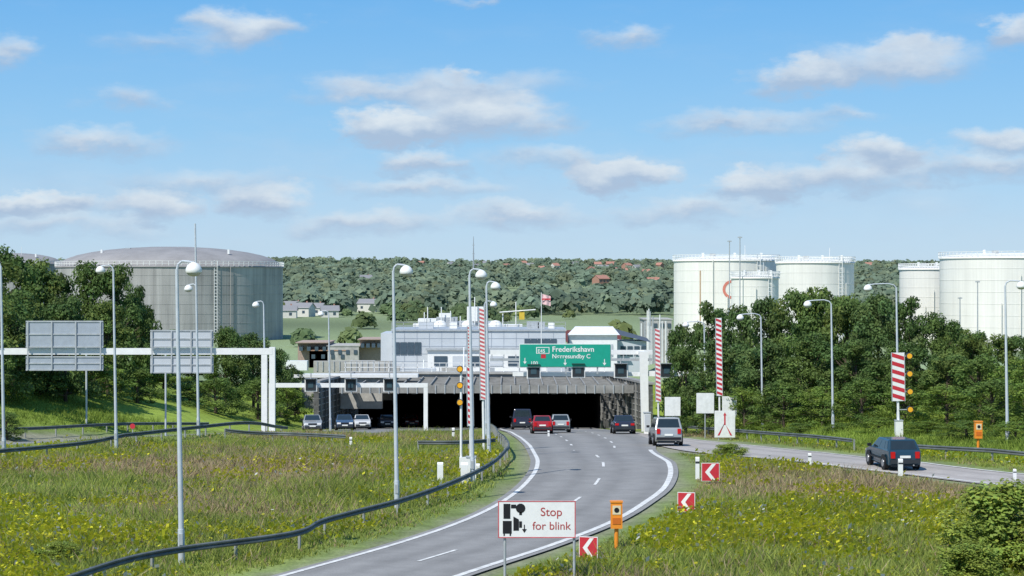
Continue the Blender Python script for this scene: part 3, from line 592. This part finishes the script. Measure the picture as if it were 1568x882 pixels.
text('E45',bx-.38,y-.78,vz(539.5,y),.42,WHITE,go); text('Frederikshavn',ux(845,y),y-.77,vz(538,y),.62,WHITE,go,bold=.015); text('Nørresundby C',ux(845,y),y-.77,vz(548,y),.5,WHITE,go,bold=.012); text('100',ux(812,y),y-.77,vz(558,y),.42,WHITE,go)
def post_sign(name,u,y,v0,v1,w,fn,posts=(0,),rz=0):
    x=ux(u,y); zb=G(x,y)-.1; b=B(); za=vz(v1,y)-zb; zt=vz(v0,y)-zb
    for p in posts: b.cyl((p,.08,0),(p,.08,zt-.05),.04,.04,GALV,8)
    b.b2((-w/2,0,za),(w/2,.04,zt),WHITE); fn(b,w,za,zt); b.b2((-w/2+.02,.04,(za+zt)/2-.03),(w/2-.02,.07,(za+zt)/2+.03),GALV)
    return b.obj(name,(x,y,zb),(0,0,rz))
def chev(b,w,a,t):
    b.flat([(-w/2,a),(w/2,a),(w/2,t),(-w/2,t)],-.003,WHITE); e=.02
    b.flat([(-w/2+e,a+e),(w/2-e,a+e),(w/2-e,t-e),(-w/2+e,t-e)],-.008,RED)
    m=(a+t)/2
    b.flat([(-w*.30,m),(w*.08,a+e*2),(w*.30,a+e*2),(-w*.06,m),(w*.30,t-e*2),(w*.08,t-e*2)],-.013,WHITE)
x,y=sv(1088,741); post_sign('chevron_sign',1088,y,709,737,.78,chev); x,y=sv(1050,790); post_sign('chevron_sign',1051,y,754,784,.66,chev,rz=-.25); x,y=sv(900,862); post_sign('chevron_sign',901,y,822,856,.6,chev,rz=-.3)
def bord(b,w,a,t):
    for (x0,z0,x1,z1) in ((-w/2,a,w/2,a+.03),(-w/2,t-.03,w/2,t),(-w/2,a+.03,-w/2+.03,t-.03),(w/2-.03,a+.03,w/2,t-.03)): b.flat([(x0,z0),(x1,z0),(x1,z1),(x0,z1)],-.003,FRED)
    R=lambda x0,z0,x1,z1:b.flat([(x0,z0),(x1,z0),(x1,z1),(x0,z1)],-.004,BLACK)
    h=t-a
    R(-w/2+.16,a+h*.52,-w/2+.36,a+h*.92); R(-w/2+.14,a+h*.12,-w/2+.40,a+h*.46); R(-w/2+.16,a+h*.06,-w/2+.2,a+h*.12); R(-w/2+.34,a+h*.06,-w/2+.38,a+h*.12)
    R(-w/2+.62,a+h*.62,-w/2+.70,a+h*.70); R(-w/2+.62,a+h*.28,-w/2+.70,a+h*.45)
    b.disc(-w/2+.66,a+h*.80,.14,-.004,BLACK,14,.004); R(-w/2+.38,a+h*.80,-w/2+.53,a+h*.9)
    b.flat([(-w/2+.45,a+h*.2),(-w/2+.61,a+h*.2),(-w/2+.61,a+h*.5),(-w/2+.45,a+h*.58)],-.004,BLACK)
    b.flat([(-w/2+.70,a+h*.24),(-w/2+.77,a+h*.14),(-w/2+.84,a+h*.24)],-.004,BLACK); R(-w/2+.755,a+h*.24,-w/2+.785,a+h*.36)
y=57.2; w=119*y/F; o=post_sign('stop_for_blink_sign',822,y,767,824,w,bord,posts=(-w/2+.2,w/2-.04))
zb=G(ux(822,y),y)-.1
TRd=M('letter_red',(.42,.05,.05),.5)
text('Stop',.1,-.006,vz(790,y)-zb,.35,TRd,o,bold=.0); text('for blink',-.13,-.006,vz(811,y)-zb,.33,TRd,o,bold=.0)
def plain(b,w,a,t): b.flat([(-w/2+.02,a+.02),(w/2-.02,a+.02),(w/2-.02,t-.02),(-w/2+.02,t-.02)],-.002,M('sign_plain',(.72,.73,.7),.5))
def merge(b,w,a,t):
    plain(b,w,a,t); m=(a+t)/2
    b.flat([(-.05,m-.05),(.05,m-.05),(.05,t-.22),(-.05,t-.22)],-.01,RED); b.flat([(-.11,t-.3),(.11,t-.3),(0,t-.1)],-.013,RED)
    for s in (-1,1): b.flat([(s*.0,m+.12),(s*.06,m-.05),(s*w*.36,a+.14),(s*w*.26,a+.14)][::s],-.016,RED)
post_sign('merge_sign',1110,129,629,670,1.35,merge,posts=(-.4,.4))
post_sign('blank_sign',1030,138,608,637,1.1,plain); post_sign('blank_sign',1080,134,602,633,1.2,plain); post_sign('blank_sign',1117,136,607,640,1.0,plain)
def marker(u,v,hpx,wpx,name='marker_post'):
    x,y=sv(u,v); h=hpx*y/F; w=wpx*y/F; b=B()
    b.box((0,0,h/2),(w,w*.5,h),WHITE); b.poly([(-w/2,-w*.25,h),(w/2,-w*.25,h),(w/2,w*.25,h+w*.3),(-w/2,w*.25,h+w*.3)],WHITE)
    if wpx<9: b.box((0,-w*.26,h*.8),(w*1.02,.01,h*.1),DARK)
    b.obj(name,(x,y,G(x,y)-.02))
for a in [(674,738,28,9),(1068,733,32,6),(1379,728,24,7),(1240,712,17,5),(1554,735,16,5),(694,676,20,4),(537,686,16,4),(840,668,8,3)]: marker(*a)
marker(711,741,30,11,'cable_cabinet'); marker(730,728,16,9,'cable_cabinet')
x=ux(991,150); b=B(); b.box((0,0,.8),(.5,.4,1.6),WHITE); b.box((0,0,1.63),(.6,.5,.06),GALV); b.box((0,-.21,.85),(.4,.02,1.3),PANEL); b.obj('cable_cabinet',(x,150,G(x,150)))
def phone(x,y,h,dz=0):
    b=B(); k=h/1.5
    b.cyl((0,0,0),(0,0,h*.45),.07*k,.07*k,ORANGE,10); b.box((0,0,h*.72),(.36*k,.28*k,h*.56),ORANGE); b.box((0,0,h*1.0),(.4*k,.32*k,.05),ORANGE)
    b.box((0,-.145*k,h*.83),(.26*k,.02,.28*k),M('phone_panel',(.7,.6,.4),.5)); b.disc(0,h*.83,.08*k,-.155*k,BLACK); b.box((0,-.145*k,h*.6),(.26*k,.02,.2*k),M('phone_low',(.6,.15,.02),.5)); b.obj('emergency_phone',(x,y,G(x,y)+dz))
x,y=sv(944,841); phone(x,y,73*y/F); phone(ux(1498,100),100,1.55,.1)
x,y=ux(203,118),118; b=B(); b.cyl((0,0,0),(0,0,1.1),.03,.03,GALV,6); b.disc(0,1.0,.16,-.03,RED,12,.03); b.obj('hydrant_marker',(x,y,G(x,y)))
# ------------------------------------------------------------------ vehicles
def car(name,x,y,rot,paint,L=4.2,W=1.7,H=1.42,kind='hatch'):
    h=L/2; hw=W/2; z=float(zroad(y)); sl=math.atan((float(zroad(y+2))-float(zroad(y-2)))/4)
    e=bpy.data.objects.new(name,None); bpy.context.collection.objects.link(e); e.location=(x,y,z+.015); e.rotation_euler=(sl*math.cos(rot),0,rot)
    bt={'sedan':.93,'hatch':.92,'mpv':1.0,'van':1.1}[kind]
    rb,fb,rt,ft={'sedan':(-h+.8,h-1.2,-h+1.4,h-2.0),'hatch':(-h+.12,h-1.05,-h+.5,h-1.85),'mpv':(-h+.08,h-.9,-h+.32,h-1.7),'van':(-h+.06,h-.9,-h+.18,h-1.5)}[kind]
    tail=bt if kind!='sedan' else bt+.03
    pr=[(-h+.1,.24),(-h,.4),(-h,.62),(-h+.07,tail-.04),(rb,tail),(fb,bt),(h-.35,bt-.16),(h-.05,bt-.32),(h,.45),(h-.08,.24)]
    b=B(); n=len(pr)
    vs=[(-hw,p[0],p[1]) for p in pr]+[(hw,p[0],p[1]) for p in pr]
    vs=[(vx*(1-.10*max(0,(abs(vy)-h+.5)/.5)),vy,vz_) for vx,vy,vz_ in vs]
    b.add(vs,[tuple(range(n))[::-1],tuple(range(n,2*n))]+[(i,(i+1)%n,n+(i+1)%n,n+i) for i in range(n)],paint)
    bo=b.obj('body',parent=e); md=bo.modifiers.new('bv','BEVEL'); md.width=.07; md.segments=3; md.limit_method='ANGLE'; md.angle_limit=.4
    g=B(); wb=hw-.05; wt=hw-.2; c=[(-wb,rb,bt-.03),(wb,rb,bt-.03),(wb,fb,bt-.03),(-wb,fb,bt-.03),(-wt,rt,H),(wt,rt,H),(wt,ft,H),(-wt,ft,H)]
    g.add(c,[(4,5,6,7),(0,1,5,4),(1,2,6,5),(2,3,7,6),(3,0,4,7)],paint)
    go=g.obj('cabin',parent=e); md=go.modifiers.new('bv','BEVEL'); md.width=.06; md.segments=3; md.limit_method='ANGLE'
    d=B(); c=[Vector(q) for q in c]
    def pane(a,b_,c_,d_,u0,u1,v0,v1,m=CGLASS,off=.006):
        nn=(b_-a).cross(d_-a).normalized()*off
        Pq=lambda u,v:(a*(1-u)+b_*u)*(1-v)+(d_*(1-u)+c_*u)*v+nn
        d.poly([Pq(u0,v0),Pq(u1,v0),Pq(u1,v1),Pq(u0,v1)],m)
    pane(c[0],c[1],c[5],c[4],.08,.92,.14,.88); pane(c[2],c[3],c[7],c[6],.06,.94,.08,.92)
    for A in ((c[1],c[2],c[6],c[5]),(c[3],c[0],c[4],c[7])):
        if A[0] is c[1]: segs=((.05,.2),(.23,.52),(.55,.9)) if kind!='sedan' else ((.12,.46),(.49,.88))
        else: segs=((.1,.45),(.48,.77),(.8,.95)) if kind!='sedan' else ((.12,.51),(.54,.88))
        for u0,u1 in segs: pane(*A,u0,u1,.14,.86)
    r=.31 if kind!='mpv' else .33
    for sx in (-1,1):
        for wy in (-h+.75,h-.8):
            d.cyl((sx*(hw-.02),wy,r+.03),(sx*(hw+.012),wy,r+.03),r+.06,r+.06,BLACK,20); d.cyl((sx*(hw-.2),wy,r),(sx*(hw+.02),wy,r),r,r,RUBBER,20); d.cyl((sx*(hw+.0),wy,r),(sx*(hw+.03),wy,r),r*.62,r*.58,RIM,12)
        d.box((sx*(hw+.09),fb-.25,bt+.08),(.18,.12,.14),BLACK)
        tz=(.72 if kind in('sedan','hatch') else .85); th=(.16 if kind=='sedan' else .3)
        d.box((sx*(hw-.25),-h-.0,tz),(.28 if kind=='sedan' else .2,.08,th),TAIL); d.box((sx*(hw-.27),h-.03,.62),(.32,.1,.15),HEAD)
        d.box((sx*(hw+.004),0,.5),(.012,L*.45,.07),BLACK)
    d.box((0,-h-.015,.42),(W*.84,.07,.16),BLACK if kind=='mpv' else DARK); d.box((0,-h-.03,.64),(.5,.03,.11),PLATE); d.box((0,h-.0,.36),(W*.8,.05,.2),DARK); d.box((0,h+.02,.44),(.5,.03,.11),PLATE); d.box((0,h-.02,.62),(.7,.06,.1),BLACK)
    d.box((0,-h+.3,.22),(W*.75,.5,.08),DARK); d.box((0,0,.2),(W*.7,L*.8,.1),DARK); d.cyl((.4,-h-.05,.25),(.4,-h+.2,.25),.03,.03,GALV,6)
    if kind in('mpv',): 
        for sx in (-1,1): d.box((sx*(wt-.06),(rt+ft)/2,H+.05),(.04,(ft-rt)*.85,.04),BLACK)
    d.obj('details',parent=e); return e
def P(n,c,me=.4): return M('paint_'+n,c,.3,me,var=.03,coat=.6)
SIL=P('silver',(.42,.43,.42)); DGR=P('dark_teal',(.02,.055,.085),.2); REDP=P('red',(.35,.02,.03),.1); NAV=P('navy',(.03,.035,.06),.2); BLU=P('blue',(.06,.09,.15),.3); WHT=P('white',(.6,.6,.6),0)
x,y=sv(1023,683); car('silver_mpv_car',x,y+2,.02,SIL,4.2,1.72,1.65,'mpv')
x,y=sv(1379,721); car('dark_hatchback_car',x,y+1.9,.1,DGR,4.0,1.66,1.4,'hatch')
x,y=sv(831,666); car('red_car',x,y+6,.03,REDP,3.9,1.6,1.38,'hatch')
x,y=sv(860,664); car('silver_car',x,y+6,.02,SIL,3.9,1.6,1.42,'hatch')
x,y=sv(957,665); car('dark_sedan_car',x,y+3,.02,NAV,4.3,1.68,1.4,'sedan')
car('dark_van',ux(799,184),184,.02,NAV,4.8,1.9,1.9,'van')
for u,y,c,k,nm in [(478,163,SIL,'hatch','silver_hatchback_car'),(527,176,BLU,'hatch','blue_hatchback_car'),(554,184,WHT,'sedan','white_car'),(592,200,NAV,'sedan','navy_car'),(629,212,REDP,'hatch','red_hatchback_car')]:
    car(nm,ux(u,y),y,math.pi+.12,c,3.9,1.6,1.38,k)
# ------------------------------------------------------------------ light and sky
sd=Vector((-.5,-.7,1.05)).normalized()
el=math.asin(sd.z); az=math.atan2(sd.x,sd.y)
sl=bpy.data.lights.new('sun','SUN'); sl.energy=4.9; sl.angle=math.radians(.5); sl.color=(1,.965,.9)
so=bpy.data.objects.new('sun',sl); bpy.context.collection.objects.link(so); so.rotation_euler=sd.to_track_quat('Z','Y').to_euler()
w=bpy.data.worlds.new('World'); bpy.context.scene.world=w; w.use_nodes=True; nt=w.node_tree; L=nt.links.new; N=nt.nodes.new
bg=nt.nodes['Background']; bg.inputs[1].default_value=.15
tc=N('ShaderNodeTexCoord'); sky=N('ShaderNodeTexSky'); sky.sky_type='NISHITA'; sky.sun_disc=False; sky.sun_elevation=el; sky.sun_rotation=az%(2*math.pi)
sky.air_density=1.0; sky.dust_density=.4; sky.ozone_density=2.5
def mth(op,a,b=None,c=None,cl=False):
    n=N('ShaderNodeMath'); n.operation=op; n.use_clamp=cl
    for i,v in enumerate((a,b,c)):
        if v is None: continue
        if isinstance(v,(int,float)): n.inputs[i].default_value=v
        else: L(v,n.inputs[i])
    return n.outputs[0]
sp=N('ShaderNodeSeparateXYZ'); L(tc.outputs['Generated'],sp.inputs[0])
A=mth('ARCTAN2',sp.outputs[0],sp.outputs[1]); E=sp.outputs[2]
cr=N('ShaderNodeValToRGB'); L(mth('MULTIPLY',E,1.0,cl=True),cr.inputs[0])
S=1/.15/8
def stop(p,c,first=False):
    e=cr.color_ramp.elements.new(p) if not first else cr.color_ramp.elements[0]
    e.position=p; e.color=(*[q*S for q in c],1)
stop(0,(.50,.68,.85),True); stop(.03,(.42,.64,.87)); stop(.075,(.26,.55,.87)); stop(.145,(.13,.43,.84)); stop(.5,(.09,.28,.62)); cr.color_ramp.elements[-1].position=1; cr.color_ramp.elements[-1].color=(.06*S,.2*S,.5*S,1)
gs=N('ShaderNodeVectorMath'); gs.operation='SCALE'; gs.inputs['Scale'].default_value=8; L(cr.outputs[0],gs.inputs[0])
L(tc.outputs['Generated'],sky.inputs[0])
skm=N('ShaderNodeMix'); skm.data_type='RGBA'; skm.inputs[0].default_value=.88; L(sky.outputs[0],skm.inputs[6]); L(gs.outputs[0],skm.inputs[7])
cb=N('ShaderNodeCombineXYZ'); L(A,cb.inputs[0]); L(E,cb.inputs[1])
def noise(sc,det,stretch,rough=.55):
    m_=N('ShaderNodeMapping'); m_.inputs['Scale'].default_value=stretch; L(cb.outputs[0],m_.inputs[0]); n=N('ShaderNodeTexNoise'); n.inputs['Scale'].default_value=sc; n.inputs['Detail'].default_value=det; n.inputs['Roughness'].default_value=rough; L(m_.outputs[0],n.inputs['Vector']); return n
nw=noise(30,7,(1,2.0,1),.6); sub=N('ShaderNodeVectorMath'); sub.operation='SUBTRACT'; sub.inputs[1].default_value=(.5,.5,.5); L(nw.outputs['Color'],sub.inputs[0])
ml=N('ShaderNodeVectorMath'); ml.operation='MULTIPLY'; ml.inputs[1].default_value=(.075,.026,0); L(sub.outputs[0],ml.inputs[0])
ad=N('ShaderNodeVectorMath'); ad.operation='ADD'; L(cb.outputs[0],ad.inputs[0]); L(ml.outputs[0],ad.inputs[1]); W=ad.outputs[0]
BL=[(380,48,120,38,1.1),(590,197,90,36,1.4),(730,182,170,46,1.2),(940,268,100,30,1.3),(650,245,80,26,.9),(700,135,250,30,.65),(700,115,30,16,.5),(1225,128,95,32,1.0),(1370,108,200,44,.9),(1400,75,60,22,.5),(1335,240,80,34,1.2),(1545,62,65,32,1.0),(1520,222,105,28,.9),(60,318,140,22,1.0),(240,315,80,32,.9),(400,308,90,32,.9),(160,222,140,28,.7),(870,245,160,26,.6),(1140,288,80,30,1.0),(1270,275,160,30,.7),(190,158,90,28,.55),(560,342,140,30,.7),(20,95,75,30,.7),(950,60,95,26,.7),(1120,190,170,24,.6),(640,282,160,22,.65),(1480,262,150,28,.7),(250,75,110,26,.45),(560,150,140,26,.55),(1060,325,150,28,.6),(780,330,150,26,.6),(320,275,160,26,.5),(100,350,220,26,.55),(1300,180,90,16,.45),(740,5,130,10,.5)]
acc=None; top=None
for u,v,hw_,hh,wt in BL:
    s1=N('ShaderNodeVectorMath'); s1.operation='SUBTRACT'; s1.inputs[1].default_value=((u-UC)/F,(VH-v)/F,0); L(W,s1.inputs[0])
    s2=N('ShaderNodeVectorMath'); s2.operation='MULTIPLY'; s2.inputs[1].default_value=(F/hw_,F/hh,0); L(s1.outputs[0],s2.inputs[0])
    ln=N('ShaderNodeVectorMath'); ln.operation='LENGTH'; L(s2.outputs[0],ln.inputs[0])
    d=mth('MULTIPLY',mth('SUBTRACT',1,ln.outputs['Value'],cl=True),wt)
    sy=N('ShaderNodeSeparateXYZ'); L(s2.outputs[0],sy.inputs[0]); t=mth('MULTIPLY',sy.outputs[1],d)
    acc=d if acc is None else mth('ADD',acc,d); top=t if top is None else mth('ADD',top,t)
ng=noise(11,8,(1,3.4,1),.62); bgc=mth('MULTIPLY',mth('SUBTRACT',ng.outputs['Fac'],.45),1.0)
hz=mth('MULTIPLY',mth('SUBTRACT',1,mth('MULTIPLY',mth('ABSOLUTE',mth('SUBTRACT',E,.04)),20),cl=True),.18)
den=mth('ADD',mth('ADD',mth('MULTIPLY',acc,1.3),bgc),hz)
mr=N('ShaderNodeMapRange'); mr.interpolation_type='SMOOTHSTEP'; mr.inputs[1].default_value=.0; mr.inputs[2].default_value=1.05; mr.inputs[4].default_value=.88; L(den,mr.inputs[0])
lit=mth('ADD',mth('DIVIDE',top,mth('ADD',acc,.25)),mth('MULTIPLY',mth('SUBTRACT',noise(40,5,(1,2,1)).outputs['Fac'],.5),.8))
ml2=N('ShaderNodeMapRange'); ml2.inputs[1].default_value=-.25; ml2.inputs[2].default_value=.4; L(lit,ml2.inputs[0])
cc=N('ShaderNodeMix'); cc.data_type='RGBA'; cc.inputs[6].default_value=(2.75,3.5,4.6,1); cc.inputs[7].default_value=(5.1,5.5,5.8,1); L(ml2.outputs[0],cc.inputs[0])
fm=N('ShaderNodeMix'); fm.data_type='RGBA'; L(mr.outputs[0],fm.inputs[0]); L(skm.outputs[2],fm.inputs[6]); L(cc.outputs[2],fm.inputs[7]); L(fm.outputs[2],bg.inputs[0])
# ------------------------------------------------------------------ camera
cd=bpy.data.cameras.new('camera'); co=bpy.data.objects.new('camera',cd); bpy.context.collection.objects.link(co)
cd.sensor_width=36; cd.lens=F/1568*36; cd.clip_start=.5; cd.clip_end=20000
co.location=(0,0,HC); co.rotation_euler=(math.pi/2-math.atan(11/F),0,0)
sc=bpy.context.scene; sc.camera=co; sc.view_settings.view_transform='Standard'; sc.view_settings.look='None'; sc.view_settings.exposure=0
